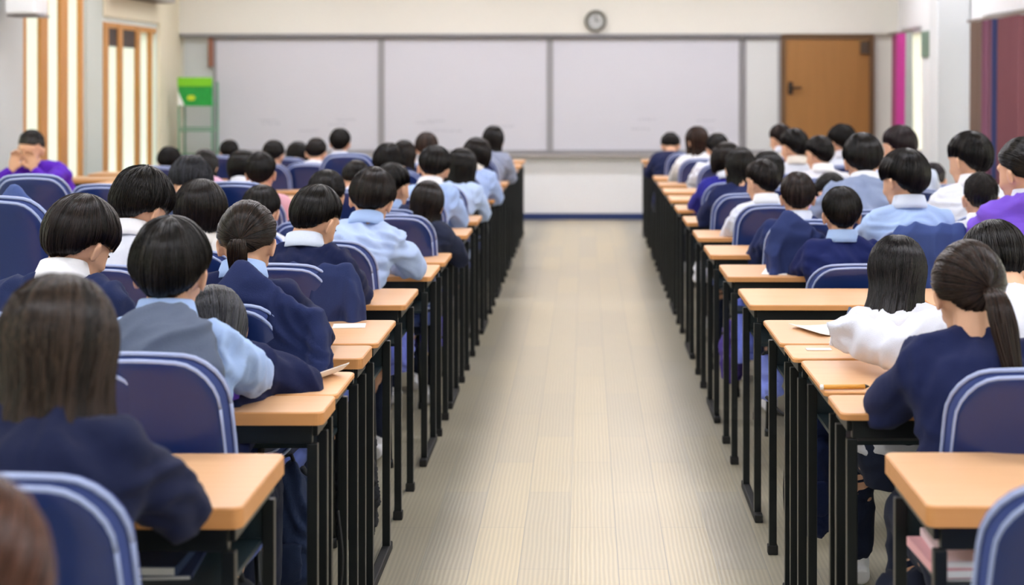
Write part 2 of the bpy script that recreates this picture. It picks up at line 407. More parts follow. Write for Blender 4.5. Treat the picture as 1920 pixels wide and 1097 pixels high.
HAIRS = {
 'bowl':  lambda P: make_hair(th=.017, back=.010, taper=.9, strands=2600, seed=11, line=[(0, 0), (50, 0), (80, -1), (97, -9), (125, -40), (155, -60), (180, -66)], sides=.001, messy=.05),
 'short': lambda P: make_hair(th=.014, back=.008, strands=1800, seed=5, messy=.1),
 'tidy':  lambda P: make_hair(th=.012, back=.006, strands=1800, seed=6, messy=.03, line=[(0, 22), (50, 15), (80, 8), (100, -14), (130, -42), (155, -60), (180, -66)]),
 'messy': lambda P: make_hair(th=.019, back=.010, strands=2300, seed=7, messy=.45, taper=.9, line=[(0, 0), (50, 2), (80, 0), (105, -22), (135, -46), (155, -60), (180, -66)]),
 'crop':  lambda P: make_hair(th=.008, back=.004, strands=2200, seed=8, messy=.25, slen=(.12, .25), line=[(0, 28), (50, 22), (80, 10), (100, -8), (130, -38), (180, -52)]),
 'bob':   lambda P: make_hair(crown=(0,-.2,1), th=.02, back=.012, strands=2400, seed=9, line=GIRL, drop=[(0, 0), (50, 0), (62, .05), (180, .05)], hang=local_dir(P, (0, .15, -1)), flare=-.1, sides=.008),
 'long':  lambda P: make_hair(crown=(0,-.25,1), th=.014, back=.012, strands=6000, seed=10, line=GIRL, drop=[(0, 0), (50, .0), (64, .34), (180, .43)], sides=.01, hang=local_dir(P, (0, -math.tan(R(P['lean'] * .75)), -1)), flare=.17, rad=.0013, slen=(.4, .9)),
 'longf': lambda P: make_hair(crown=(.1,-.3,1), th=.014, back=.010, strands=6500, seed=22, line=GIRL, drop=[(0, 0), (50, .0), (64, .26), (180, .33)], sides=.008, hang=local_dir(P, (-.22, -.35, -1)), flare=.22, rad=.0013, slen=(.5, .95), wave=.03),
 'longs': lambda P: make_hair(crown=(0,-.25,1), th=.013, back=.010, strands=4200, seed=12, line=GIRL, drop=[(0, 0), (50, .0), (66, .18), (180, .24)], hang=local_dir(P, (0, -math.tan(R(P['lean'] * .75)), -1)), flare=.03, rad=.0012),
 'tied':  lambda P: make_hair(crown=(0,-.9,-.45), th=.012, back=.006, strands=2600, seed=13, line=[(0, 35), (45, 25), (80, 2), (110, -24), (150, -46), (180, -62)], slen=(.5, .95), tail=(.16, local_dir(P, (0, .1, -1)), .03), taper=.9),
 'pony':  lambda P: make_hair(crown=(.3,-.88,-.38), th=.014, back=.008, strands=2800, seed=14, line=[(0, 30), (45, 15), (75, -3), (110, -28), (150, -56), (180, -68)], slen=(.5, .95), tail=(.25, local_dir(P, (.12, -.35, -1)), .034), taper=.9),
 'top':   lambda P: make_hair(crown=(0,-.35,.95), th=.015, back=.006, strands=2400, seed=15, messy=.22, slen=(.3, .6), line=[(0, 5), (50, 4), (80, 2), (100, -16), (130, -42), (155, -60), (180, -66)]),
}
POSES = {
 'write': pose(20, 30), 'writeL': pose(22, 32, yaw=22, roll=-6, bend=-3), 'writeR': pose(20, 30, yaw=-28, roll=8, bend=4),
 'bend': pose(20, 30, roll=9, bend=17, er=(.23, .19, .80)), 'bendl': pose(26, 30, roll=9, bend=20, er=(.27, .22, .80), wr=(.13, .42, .8)),
 'up': pose(8, 12), 'upR': pose(9, 10, yaw=-35), 'down': pose(30, 55), 'upL': pose(10, 14, yaw=35),
 'elbow': pose(14, 14, roll=2, er=(.165, .27, .845), wr=(.06, .46, .82)),
 'lean': pose(26, 25, bend=4, er=(.25, .22, .80), wr=(.12, .42, .8)),
 'reach': pose(48, 50, yaw=10, el=(-.30, .16, .81), wl=(-.42, .40, .83), er=(.28, .2, .8)),
 'slump': pose(58, 70, yaw=20, el=(-.24, .30, .80), wl=(0, .48, .8), er=(.24, .30, .80), wr=(0, .46, .81)),
 'slumpl': pose(60, 75, yaw=20, bend=-38, el=(-.28, .30, .80), wl=(-.08, .48, .8), er=(.20, .28, .80), wr=(-.04, .46, .81)),
 'face': pose(30, 18, yaw=0, roll=-6, bend=32, el=(-.04, .40, .84), wl=(.05, .37, .93), er=(.30, .38, .84), wr=(.19, .37, .93), fingers='face'),
}
cache = {}
def get(key, fn):
    if key not in cache: cache[key] = fn()
    return cache[key]
def eye_mesh():
    mb = MB(); mb.ell((0, 0, 0), (.011, .004, .0045)); return mb.mesh('eye')
NAVYT = cloth('1B2338')
persons = {}
def person(px, ytop, d, pkey, hkey, kind, col, ccol, hcol, label, rz=0., smin=.84, smax=1.12, ox=0., trousers=None, s=None, chair=True, cz=1.05, cdx=0., feet=True):
    P = POSES[pkey]; hk = (hkey, P['lean'], pkey) if hkey in ('bob', 'long', 'longf', 'longs', 'tied', 'pony') else hkey
    hm = get(('hair', hk), lambda: HAIRS[hkey](P))
    zt = get(('zt', hk, pkey), lambda: max((P['head'] @ Vector(v.co)).z for v in list(hm.vertices)[:2592:7]))
    hp = P['head'].to_translation()
    Zt = H - (ytop - VY) * d / F; X = (px - VX) * d / F
    sc = s or max(smin, min(smax, Zt / zt)); ca, sa = math.cos(rz), math.sin(rz)
    ox_, oy_ = hp.x * sc, hp.y * sc
    o = empty('person', (X - (ca * ox_ - sa * oy_), d - (sa * ox_ + ca * oy_), 0), rz, sc)
    tag(o, label, 'person', 'seated students')
    put(get(('body', pkey), lambda: make_body(P)), 'body', SKIN, o)
    put(hm, 'hair', hair_mat(hcol), o, P['head'])
    put(get(('top', pkey, kind), lambda: make_garment(P, kind, len(cache))), {'shirt': 'shirt', 'blazer': 'blazer', 'hoodie': 'hoodie', 'tight': 'shirt'}[kind], cloth(col), o)
    if ccol and hkey not in ('long', 'longs', 'longf'): put(get(('collar', pkey), lambda: collar_mesh(P)), 'collar', cloth(ccol), o)
    put(get('trousers', lambda: make_trousers(P)), 'trousers', trousers or NAVYT, o)
    if feet:
        for sd in (-1, 1): put(get(('shoe', sd), lambda: shoe_mesh(sd)), 'shoe', WHITE, o)
    if d < 5.6 or rz:
        for sd in (-1, 1): put(get('eye', eye_mesh), 'eye', EYE, o, P['head'] @ Matrix.Translation((sd * .030, .0765, .006)))
    if chair:
        c = copy_tree(CHAIR) if CHAIR.get('used') else CHAIR
        CHAIR['used'] = 1
        cx_ = o.location.x + cdx; cx_ = math.copysign(max(abs(cx_), .83), cx_); c.location = (cx_, o.location.y, 0); c.rotation_euler.z = rz + random.uniform(-.06, .06); c.scale = (.88, 1, cz)
        tag(c, 'navy chair of the ' + label, 'chair', 'navy padded chairs')
        c['used'] = 1
    return o

# ------------------------------------------------------------------ furniture
def outline(w0, w1, z0, z1, rt, rb, n=7):
    pts = []
    for cx, cz, r, a0 in ((w1 - rt, z1 - rt, rt, 0), (-w1 + rt, z1 - rt, rt, 90), (-w0 + rb, z0 + rb, rb, 180), (w0 - rb, z0 + rb, rb, 270)):
        for k in range(n): 
            a = R(a0 + 90 * k / (n - 1)); pts.append((cx + r * math.cos(a), cz + r * math.sin(a)))
    out = []
    for i, (x, z) in enumerate(pts):       # subdivide straight spans, gentle crown on the top edge
        x2, z2 = pts[(i + 1) % len(pts)]; L = math.hypot(x2 - x, z2 - z); m = max(1, int(L / .03))
        for k in range(m): out.append((x + (x2 - x) * k / m, z + (z2 - z) * k / m))
    return [(x, z + .018 * max(0, 1 - (x / w1) ** 2) * max(0, (z - z0) / (z1 - z0)) ** 3) for x, z in out]
def curved(x, z, y0): return y0 + .055 * (abs(x) / .2) ** 2.2 - .12 * max(0, z - .5) + .02 * math.cos((z - .68) * 9)
def plate(mb, ol, y0, th, bulge=0., mi=0):
    n = len(ol); cx = 0; cz = sum(z for x, z in ol) / n; rings = [1, .97, .85, .6, .3]
    V = []; Fc = []
    for side in (0, 1):
        for r in rings:
            for x, z in ol:
                xx = cx + (x - cx) * r; zz = cz + (z - cz) * r
                rim = (1 - r) ** .5
                V.append((xx, curved(xx, zz, y0) + (th * .5 * (.55 if r == 1 else 1) + bulge * rim) * (1 if side else -1) , zz))
        V.append((cx, curved(cx, cz, y0) + (th * .5 + bulge) * (1 if side else -1), cz))
    m = len(rings) * n + 1
    for side in (0, 1):
        b = side * m
        for r in range(len(rings) - 1):
            for k in range(n):
                k2 = (k + 1) % n; q = (b+r*n+k, b+r*n+k2, b+(r+1)*n+k2, b+(r+1)*n+k)
                Fc.append(q if not side else q[::-1])
        for k in range(n):
            k2 = (k+1) % n; t = (b+(len(rings)-1)*n+k, b+(len(rings)-1)*n+k2, b+m-1); Fc.append(t if not side else t[::-1])
    for k in range(n):
        k2 = (k+1) % n; Fc.append((k2, k, m+k, m+k2))
    mb.add(V, Fc, mi)
def make_chair():
    o = empty('school_chair', (0, 0, 0))
    ol = outline(.195, .18, .50, .845, .085, .05); olf = outline(.212, .198, .485, .858, .09, .05)
    mb = MB(); plate(mb, ol, -.200, .012); sh = mb.build('back_shell', SHELL, o, True)
    mb = MB(); mb.tube([(x * 1.005, curved(x, z, -.200), z) for x, z in ol + ol[:1]], .0045); mb.build('shell_rim', RIM, sh, True)
    mb = MB(); plate(mb, olf, -.172, .026, .012); mb.build('backrest_cushion', CUSH, o, True)
    mb = MB(); mb.tube([(x * 1.01, curved(x, z, -.186), z) for x, z in olf + olf[:1]], .0045); mb.build('piping', RIM, o, True)
    mb = MB(); n = 28; V = []
    prof = [(0, .405), (.9, .405), (1, .418), (1, .44), (.93, .455), (.6, .452), (0, .446)]
    for k in range(n):
        a = 2 * math.pi * k / n; cx = math.copysign(abs(math.cos(a)) ** .55, math.cos(a)) * .205; cy = math.copysign(abs(math.sin(a)) ** .55, math.sin(a)) * .2
        for r, z in prof: V.append((cx * r, .04 + cy * r, z))
    m = len(prof); mb.add(V, [(k*m+j, ((k+1)%n)*m+j, ((k+1)%n)*m+j+1, k*m+j+1) for k in range(n) for j in range(m-1)])
    mb.build('seat', [CUSH], o, True)
    for x in (-.18, .18):
        for y in (-.13, .2):
            mb = MB(); mb.tube([(x * .9, y * .85 + .03, .41), (x, y + .01, .02)], .011, 10); mb.loft([(x, y + .01, 0), (x, y + .01, .03)], [.015, .014], n=10); mb.build('leg', BLACK, o, True)
    for x in (-.13, .13):
        mb = MB(); mb.tube([(x, .0, .40), (x, -.12, .395), (x, -.172, .42), (x, -.187, .50), (x, curved(x, .6, -.187), .62)], .01, 8); mb.build('back_support', BLACK, o, True)
    return o
CHAIR = make_chair()
def rounded_top(mb, w, dp, z0, z1, r, nfront=.02):
    ol = []
    for cx, cy, a0 in ((w/2-r, dp/2-r, 0), (-w/2+r, dp/2-r, 90), (-w/2+r, -dp/2+r, 180), (w/2-r, -dp/2+r, 270)):
        for k in range(6): a = R(a0 + 18 * k); ol.append((cx + r*math.cos(a), cy + r*math.sin(a)))
    n = len(ol); e = .003
    V = [(x*(1-e/w*2), y*(1-e/dp*2), z1) for x, y in ol] + [(x, y, z1 - e) for x, y in ol] + [(x, y, z0) for x, y in ol]
    mb.add(V, [tuple(range(n))], 0)
    b = len(mb.v) - 3 * n
    for ring, mi in ((0, 1), (1, 1)):
        for k in range(n):
            k2 = (k+1) % n; mb.f.append((b+ring*n+k, b+(ring+1)*n+k, b+(ring+1)*n+k2, b+ring*n+k2)); mb.mi.append(mi)
    mb.f.append(tuple(b+2*n+k for k in range(n))[::-1]); mb.mi.append(1)
def make_desk(w, dp, thick, sled, zt=.735):
    o = empty('exam_desk', (0, 0, 0))
    mb = MB(); rounded_top(mb, w, dp, zt - thick, zt, .018); mb.build('desk_top', [TOP, EDGE], o)
    zb = zt - thick - .0005; x0, y0 = w/2 - .028, dp/2 - .03
    mb = MB()
    for s in (-1, 1):
        mb.box((-x0, s*y0 - .011, zb - .045), (x0, s*y0 + .011, zb)); mb.box((s*x0 - .011, -y0, zb - .03), (s*x0 + .011, y0, zb))
    mb.build('top_frame', BLACK, o, bevel=.002)
    for sx in (-1, 1):
        for sy in (-1, 1):
            mb = MB(); mb.box((sx*x0 - .012, sy*y0 - .012, .0), (sx*x0 + .012, sy*y0 + .012, zb - .046)); lg = mb.build('leg', BLACK, o, bevel=.002)
            if not sled: mb = MB(); mb.box((sx*x0 - .016, sy*y0 - .016, 0), (sx*x0 + .016, sy*y0 + .016, .03)); mb.build('rubber_foot', RUB, lg, bevel=.003)
        if sled:
            mb = MB(); mb.box((sx*x0 - .014, -y0 - .05, .0), (sx*x0 + .014, y0 + .05, .028)); mb.build('foot_bar', RUB, o, bevel=.004)
    if dp > .3:
        mb = MB(); mb.box((-x0 + .013, -y0 + .05, zb - .135), (x0 - .013, y0, zb - .125)); mb.box((-x0 + .013, y0 - .004, zb - .125), (x0 - .013, y0 + .004, zb - .05))
        mb.build('book_shelf', BLACK2, o)
    return o
ORD = ['first', 'second', 'third', 'fourth', 'fifth', 'sixth', 'seventh', 'eighth', 'ninth', 'tenth', 'eleventh', 'twelfth', 'thirteenth', 'fourteenth', 'fifteenth', 'sixteenth', 'seventeenth', 'eighteenth', 'nineteenth', 'twentieth', 'twenty-first']
protos = {}
def desk(x, yfar, w, dp, thick, sled, label):
    k = (w, round(dp, 3), thick, sled)
    if k in protos: o = copy_tree(protos[k])
    else: o = protos[k] = make_desk(*k)
    o.location = (x, yfar - dp / 2, 0)
    tag(o, label, 'desk', 'exam desks either side of the aisle')
    return o
rowsL = [(3.26,.42,.038,0,.61), (3.862,.2,.03,0,.6), (4.18,.31,.012,1,.6), (4.60,.22,.03,0,.61), (5.09,.46,.014,1,.6), (5.87,.44,.018,0,.61), (6.64,.42,.018,1,.6), (7.10,.38,.018,0,.59), (7.70,.38,.02,1,.59), (8.32,.4,.02,0,.585)]
rowsL += [(y, .42, .02, i % 2, .585) for i, y in enumerate((9.1, 9.9, 10.7, 11.5, 12.3, 13.15, 14.0, 14.85, 15.7))]
rowsR = [(3.27,.42,.038,0,.61), (3.87,.22,.016,0,.585), (4.35,.445,.012,0,.585), (4.605,.225,.012,0,.57), (5.09,.46,.012,0,.565), (5.87,.44,.018,1,.56), (6.64,.42,.02,0,.555), (7.43,.42,.02,1,.55), (8.2,.42,.02,0,.55)]
rowsR += [(y, .42, .02, (i + 1) % 2, .55) for i, y in enumerate((9.05, 9.9, 10.7, 11.45, 12.2, 13.0, 13.85, 14.8, 15.8))]
colname = ['in the aisle column', 'in the second column', 'in the third column', 'in the fourth column', 'in the fifth column']
for sd, rows, name in ((-1, rowsL, 'left'), (1, rowsR, 'right')):
    for i, (yf, dp, th, sled, xe) in enumerate(rows):
        for c in range(5):
            if yf - dp < 5.0 and dp < .4 and c and yf < 4.3: continue
            x0 = xe + c * .62; 
            lim = (1097 if sd < 0 else 823) * yf / F
            if x0 > lim - .05: continue
            if x0 + .6 > (4.2 if sd < 0 else 3.0): continue
            if c >= 3 and yf < 8: continue
            desk(sd * (x0 + .3), yf, .6, dp if c == 0 or dp > .35 else dp, th, sled,
                 'light wood exam desk %s of the aisle, %s, %s from the camera' % (name, colname[c][7:] if False else colname[c], ORD[i]))

# ------------------------------------------------------------------ people list
BK, BR, DB, GY = '15110F', '4A2C1C', '1C1512', '2B2C31'
NV, LB, WH, PU, SW = '131C42', 'A6C0EC', 'DDDFE8', '6B45CF', '5B6580'
random.seed(4)
# px, ytop, d, pose, hair, kind, colour, collar, haircolour, label
PL = [
 (112, 512, 2.66, 'write', 'long', 'blazer', '161D3C', 'C9D4EE', '33271F', 'person with long brown hair and navy blazer at nearest left desk', dict(cdx=.05, cz=1.07)),
 (322, 403, 3.62, 'elbow', 'bowl', 'shirt', LB, LB, BK, 'person in light blue shirt, black bowl haircut, beside open papers', dict(cdx=.03, cz=1.07)),
 (464, 376, 4.52, 'write', 'tied', 'blazer', NV, LB, '231811', 'person in navy blazer with dark hair tied low at the nape', {}),
 (592, 345, 5.42, 'writeR', 'tidy', 'blazer', NV, 'DCE6F8', BK, 'person with neat black hair, white collar over navy, head tilted right', {}),
 (697, 312, 6.2, 'bendl', 'bowl', 'shirt', 'B4C8EE', LB, DB, 'person with dark brown bowl haircut and crumpled light blue shirt', {}),
 (612, 318, 6.95, 'write', 'top', 'blazer', NV, LB, BK, 'person with wavy black crown just behind the tilted head', {}),
 (738, 305, 7.5, 'upR', 'short', 'blazer', '27304F', LB, BK, 'person in dark blazer looking right, half behind brown bowl haircut', {}),
 (800, 338, 7.3, 'bendl', 'longs', 'blazer', '22283E', None, DB, 'person bowed low with long dark hair beside aisle desks', {}),
 (813, 272, 8.4, 'bend', 'short', 'shirt', 'A9C2F0', 'F2F4FA', BK, 'person in light blue shirt with black hair and pale collar', {}),
 (864, 277, 9.3, 'bend', 'long', 'shirt', 'B9CDEF', None, BK, 'person with long straight black hair down the back, left of aisle', {}),
 (893, 257, 10.4, 'bend', 'bob', 'shirt', 'AFC5F2', 'F1E8DC', DB, 'person in light blue shirt with chin-length dark hair', {}),
 (924, 235, 12.4, 'bend', 'longs', 'blazer', '9AA2B8', 'EDEDED', BK, 'person in grey cardigan, long black hair, farthest beside left aisle', {}),
 (730, 268, 8.9, 'write', 'messy', 'blazer', NV, WH, BK, 'person with messy black hair in middle of left block', {}),
 (800, 247, 11.6, 'write', 'bowl', 'shirt', WH, WH, '33251E', 'person with brownish bowl haircut before the second board panel', {}),
 (758, 262, 10.7, 'write', 'longs', 'blazer', NV, WH, DB, 'person with dark hair falling to shoulders near the board divider', {}),
 (152, 362, 4.3, 'writeR', 'bowl', 'blazer', '1F2A50', 'F4F4F8', '1D1512', 'person with navy jacket and white collar, second column left, head turned', dict(cdx=-.06)),
 (267, 310, 5.4, 'writeR', 'messy', 'shirt', 'D9DCE8', 'F0F0F4', BK, 'person in white shirt with tousled black hair', {}),
 (378, 335, 5.75, 'up', 'bob', 'shirt', 'EDEAE6', 'F4F0E8', DB, 'person with glossy dark bob and cream collar', {}),
 (357, 292, 7.2, 'down', 'messy', 'hoodie', '3A4560', None, GY, 'person hunched in dark slate hoodie', {}),
 (490, 346, 6.6, 'write', 'short', 'shirt', WH, WH, BK, 'person with short black hair tucked behind the low-tied hair', {}),
 (490, 284, 8.3, 'up', 'tidy', 'tight', 'D8A3B0', None, BK, 'person in dusty pink top with black hair, left block', {}),
 (455, 280, 9.6, 'write', 'bob', 'blazer', 'B7BEDB', WH, BK, 'person in pale lilac cardigan with black bob', {}),
 (384, 279, 9.9, 'down', 'longs', 'shirt', 'E7B4CE', None, BK, 'person lying forward in pink top under long black hair', {}),
 (318, 289, 11.3, 'write', 'messy', 'blazer', NV, WH, BK, 'person with small tousled black head near the green rack', {}),
 (513, 262, 11.6, 'write', 'short', 'blazer', '20235A', None, BK, 'person in navy jumper with round black hair before first board panel', {}),
 (558, 265, 12.6, 'down', 'bob', 'shirt', 'E8DCC8', None, BK, 'person in cream top with black hair, far left block', {}),
 (593, 258, 11.7, 'write', 'tidy', 'hoodie', 'DCDFEA', None, DB, 'person in thick white hoodie with dark hair', {}),
 (638, 240, 12.3, 'up', 'short', 'blazer', '2C2A80', WH, BK, 'person sitting tallest in violet navy jacket under the first panel', {}),
 (668, 300, 9.0, 'down', 'bowl', 'hoodie', 'E4E2F0', None, BK, 'person in pale hoodie bowed behind the wavy black crown', {}),
 (430, 285, 12.9, 'write', 'short', 'shirt', 'EFE9E0', WH, BK, 'person with black hair at far left below the board edge', {}),
 (140, 535, 3.85, 'slumpl', 'longs', 'hoodie', '6A4CD6', None, DB, 'person slumped in bright purple hoodie behind the long brown hair', dict(s=.97)),
 (402, 522, 4.05, 'slump', 'longs', 'blazer', NV, 'E8E6EA', GY, 'person slumped over desk in navy blazer with grey black hair', dict(s=.93, chair=False)),
 # right block
 (1815, 452, 3.63, 'write', 'pony', 'blazer', '18214A', None, '2A1D17', 'person with dark ponytail and navy jacket at front right', dict(cdx=.06, cz=1.04)),
 (1868, 478, 4.26, 'reach', 'short', 'hoodie', 'D9DCE8', None, BK, 'person in white hoodie stretching an arm across the desk', dict(s=1.0, chair=False)),
 (1682, 440, 4.62, 'write', 'longf', 'shirt', 'DCDFEA', 'F2F2F6', '1D1A1B', 'person with long straight black hair over white shirt', dict(chair=False)),
 (1577, 349, 6.25, 'up', 'top', 'blazer', '18235A', 'A9C3EC', BK, 'person with short black hair, blue collar above navy jacket', dict(cz=.93)),
 (1495, 322, 6.95, 'up', 'tidy', 'blazer', '232F5E', 'DCE2F2', '2A1F1B', 'person in navy blazer leaning by the right aisle', {}),
 (1428, 298, 7.8, 'upL', 'tidy', 'shirt', 'DCE1F0', 'F4F6FC', DB, 'person in white shirt with hunched back by the right aisle', {}),
 (1388, 275, 8.6, 'write', 'longs', 'blazer', '1B2450', None, BK, 'person with loose black hair and navy jacket by right aisle', {}),
 (1362, 266, 9.5, 'write', 'bob', 'blazer', '2B2A8A', WH, DB, 'person in violet blue jacket with dark bob, right aisle', {}),
 (1440, 282, 9.1, 'write', 'bob', 'blazer', NV, WH, BK, 'person with dark bob just right of the hunched white shirt', {}),
 (1345, 249, 11.6, 'write', 'short', 'shirt', 'E6EAF6', WH, BK, 'person in white shirt with short black hair, far right aisle', {}),
 (1305, 236, 12.3, 'upL', 'longs', 'shirt', 'F0F0F2', None, '35241C', 'person in white with brown hair looking left', {}),
 (1257, 248, 13.4, 'down', 'short', 'blazer', '1A2248', None, BK, 'person bent low in navy at the farthest right aisle desk', {}),
 (1487, 240, 10.4, 'upL', 'short', 'shirt', 'D5D9E4', 'EEE6DA', BK, 'person in pale grey shirt before the brown door', {}),
 (1462, 232, 12.6, 'upL', 'short', 'shirt', 'E9E4DA', WH, '2A1F1B', 'person in profile at left edge of the brown door', {}),
 (1535, 254, 9.9, 'upL', 'tidy', 'shirt', 'E0E0E8', 'FFFFFF', BK, 'person in white shirt with neat black hair below the door', {}),
 (1576, 232, 11.4, 'upL', 'messy', 'shirt', 'D8DDE8', WH, BK, 'person with spiky black hair before middle of the door', {}),
 (1617, 248, 7.6, 'lean', 'bowl', 'hoodie', '8C9AB8', 'E8EAF0', BK, 'person in blue grey hoodie with thick black bowl haircut', {}),
 (1685, 234, 8.9, 'upL', 'tidy', 'shirt', 'C8D2E6', WH, '2A2022', 'person with dark brown hair beneath the magenta curtain', {}),
 (1692, 277, 6.5, 'upL', 'bowl', 'shirt', 'AAC4EE', 'DDE6F6', BK, 'person in light blue shirt with striped collar, rounded black hair', {}),
 (1750, 306, 9.3, 'write', 'crop', 'blazer', 'E9E4DC', WH, '3A3438', 'person with cropped greyish hair left of the white column', {}),
 (1815, 245, 7.2, 'upL', 'short', 'shirt', 'E0E3EC', 'F4F4F8', BK, 'person in white shirt with tapered black hair before white column', {}),
 (1837, 324, 6.7, 'up', 'crop', 'shirt', 'E0E3EC', 'FAFAFC', DB, 'person in crisp white shirt with cropped hair and visible ears', {}),
 (1916, 280, 6.0, 'upL', 'tied', 'hoodie', '7A55D2', 'E4E8F6', BK, 'person in purple hoodie with slicked black hair at right edge', dict(s=1.03)),
 (1560, 300, 8.8, 'slump', 'short', 'blazer', 'E9B7D6', None, BK, 'person folded forward in pink cardigan, right block', dict(smin=.7, s=.95)),
 # nearest, cropped by the frame
 (-95, 893, 1.60, 'down', 'bob', 'blazer', '1D2547', None, '5A3A2C', 'person with brown hair cropped at the lower left corner', dict(chair=False, smin=.7)),
]
for a in PL:
    kw = a[-1]; person(*a[:-1], **kw)
# person at lower right corner, only the shoulder in white is in frame
person(2250, 600, 1.74, 'write', 'short', 'shirt', 'E6E6EA', 'E8E8EC', BK, 'person in white, shoulder cropped at lower right corner', chair=False, s=.99)
# proctor facing the room by the windows
pr = person(57, 266, 10.4, 'face', 'crop', 'tight', '5A22B8', None, '3A3634', 'person in purple top facing the camera, hands over face', rz=math.pi, chair=False, s=1.0)
pr['group'] = 'proctor by the windows'; del pr['group']

# ------------------------------------------------------------------ draped jackets on chairs, empty chairs
def jacket_mesh(seed, lop=0.):
    mb = MB(); y = -.20
    mb.loft([(0, y, .50), (0, y, .60), (.0, y - .01, .75), (.0, y - .01, .82), (lop * .5, y, .85)], [(.17,.035), (.185,.042), (.192,.045), (.172,.042), (.14,.03)], n=24)
    mb.loft([(.14, y - .02, .80), (.15, y - .05, .68), (.13, y - .05, .50)], [.03, .034, .028], n=12)
    mb.loft([(-.14, y - .02, .78), (-.15, y - .05, .66), (-.15, y - .04, .48)], [.03, .034, .028], n=12)
    return skinned(mb, .008, 4, .014, seed, 'blazer')
JM = [jacket_mesh(3), jacket_mesh(17, .04)]
def draped(px, ytop, d, col, label, i=0, rz=0., sz=None):
    Zt = H - (ytop - VY) * d / F
    o = link(bpy.data.objects.new('draped_blazer', JM[i])); 
    if not JM[i].materials: JM[i].materials.append(None)
    o.material_slots[0].link = 'OBJECT'; o.material_slots[0].material = cloth(col)
    o.location = ((px - VX) * d / F, d + .2, 0); o.rotation_euler.z = rz; s = sz or Zt / .875; o.scale = (.88, 1, s)
    return tag(o, label, 'blazer', 'blazers draped over chair backs')
def lone_chair(px, ytop, d, label, rz=0.):
    c = copy_tree(CHAIR); Zt = H - (ytop - VY) * d / F
    c.location = ((px - VX) * d / F, d + .2, 0); c.scale = (.88, 1, Zt / .87); c.rotation_euler.z = rz
    return tag(c, label, 'chair', 'navy padded chairs')
draped(588, 482, 5.1, '27335E', 'navy blazer draped over chair under the tilted black head', 0)
draped(490, 520, 4.2, '202B55', 'navy blazer slipping off the chair of the low-tied hair', 1, .1)
draped(1745, 408, 6.05, '3B4E86', 'blue blazer over the chair in front of the crisp white shirt', 0)
draped(62, 372, 5.7, '4A5D94', 'blue jacket bunched on an empty chair at far left', 1)
draped(1512, 415, 6.35, '2A3766', 'navy blazer spread over the chair by the right aisle', 1)
lone_chair(50, 330, 7.1, 'empty navy chair with pale rim before the purple proctor', .1)
lone_chair(15, 372, 5.35, 'empty navy chair at left edge beside bunched blue jacket', -.15)
lone_chair(195, 348, 7.4, 'empty navy chair behind tousled black hair of second column', 0)
lone_chair(440, 344, 7.3, 'empty navy chair just right of the glossy dark bob', 0)
lone_chair(652, 290, 9.6, 'grey blue chair back left of the second board divider', 0)
lone_chair(-30, 590, 3.35, 'navy chair cropped by left edge behind the long brown hair', 0)
lone_chair(2075, 905, 2.35, 'navy chair cropped at right edge beneath the nearest right desk', 0)

# ------------------------------------------------------------------ small things on and under the desks
def sheet(px, py, w, h, rz, label, z=.735, col=PAPER, pages=3, name='exam_paper', lift=0.):
    d = (H - z) * F / (py - VY); o = empty(name, ((px - VX) * d / F, d, z), rz); mb = MB(); n = 8
    V = []
    for i in range(n + 1):
        for j in range(2):
            x = -w/2 + w*i/n; V.append((x, -h/2 + h*j, .0015 + pages*.0004 + lift * (abs(x) / w * 2) ** 3))
    V += [(x, y, z_ - .0012 - pages*.0004 + .0) for x, y, z_ in V]
    k = 2*(n+1); Fc = []
    for i in range(n):
        Fc += [(2*i, 2*i+2, 2*i+3, 2*i+1), (k+2*i, k+2*i+1, k+2*i+3, k+2*i+2), (2*i, k+2*i, k+2*i+2, 2*i+2), (2*i+1, 2*i+3, k+2*i+3, k+2*i+1)]
    Fc += [(0, 1, k+1, k), (2*n, k+2*n, k+2*n+1, 2*n+1)]
    bpy.data.objects.remove(o)
    mb.add(V, Fc); o = mb.build(name, col); o.location = ((px - VX) * d / F, d, z + .0004); o.rotation_euler.z = rz
    return tag(o, label, 'paper')
sheet(572, 712, .15, .19, -.35, 'white exam booklet lying open beside the light blue sleeve', lift=.03)
sheet(520, 730, .12, .06, .05, 'loose white sheet under the open booklet corner')
sheet(655, 612, .1, .08, .1, 'white paper on the desk by the slipping navy blazer')
sheet(1560, 620, .19, .2, .35, 'white open booklet before the long straight black hair', lift=.01)
sheet(1455, 510, .1, .2, -.2, 'white sheet on right desk beside navy sleeve')
sheet(62, 470, .3, .2, .1, 'open white papers at left edge of second column')
sheet(1790, 460, .2, .12, 0, 'white paper in front of the crisp white shirt', lift=.01)
sheet(1535, 672-16, .07, .03, 0, 'small tissue packet on the right desk edge')
def pen(p, q, r, col, label, tip=None):
    o = empty('pen', p); v = Vector(q) - Vector(p); mb = MB(); mb.loft([(0,0,0), v*.9], [r, r], n=8); mb.build('barrel', mat('pen'+col, col, .35), o, True)
    mb = MB(); mb.loft([v*.9, v*.96, v], [r, r*.6, r*.15], n=8); mb.build('tip', mat('pent', '222222', .4), o, True)
    if tip: mb = MB(); mb.loft([-v*.06, (0,0,0)], [r*1.1, r*1.1], n=8); mb.build('eraser', mat('pene', tip, .5), o, True)
    return tag(o, label, 'pen')
pen((.80, 4.83, .81), (.765, 4.76, .742), .005, '1C3A5E', 'dark blue pen held over the open booklet')
pen((.585, 3.93, .742), (.70, 3.94, .742), .006, 'E0A040', 'yellow pencil lying along front edge of right desk', 'F8F8F8')
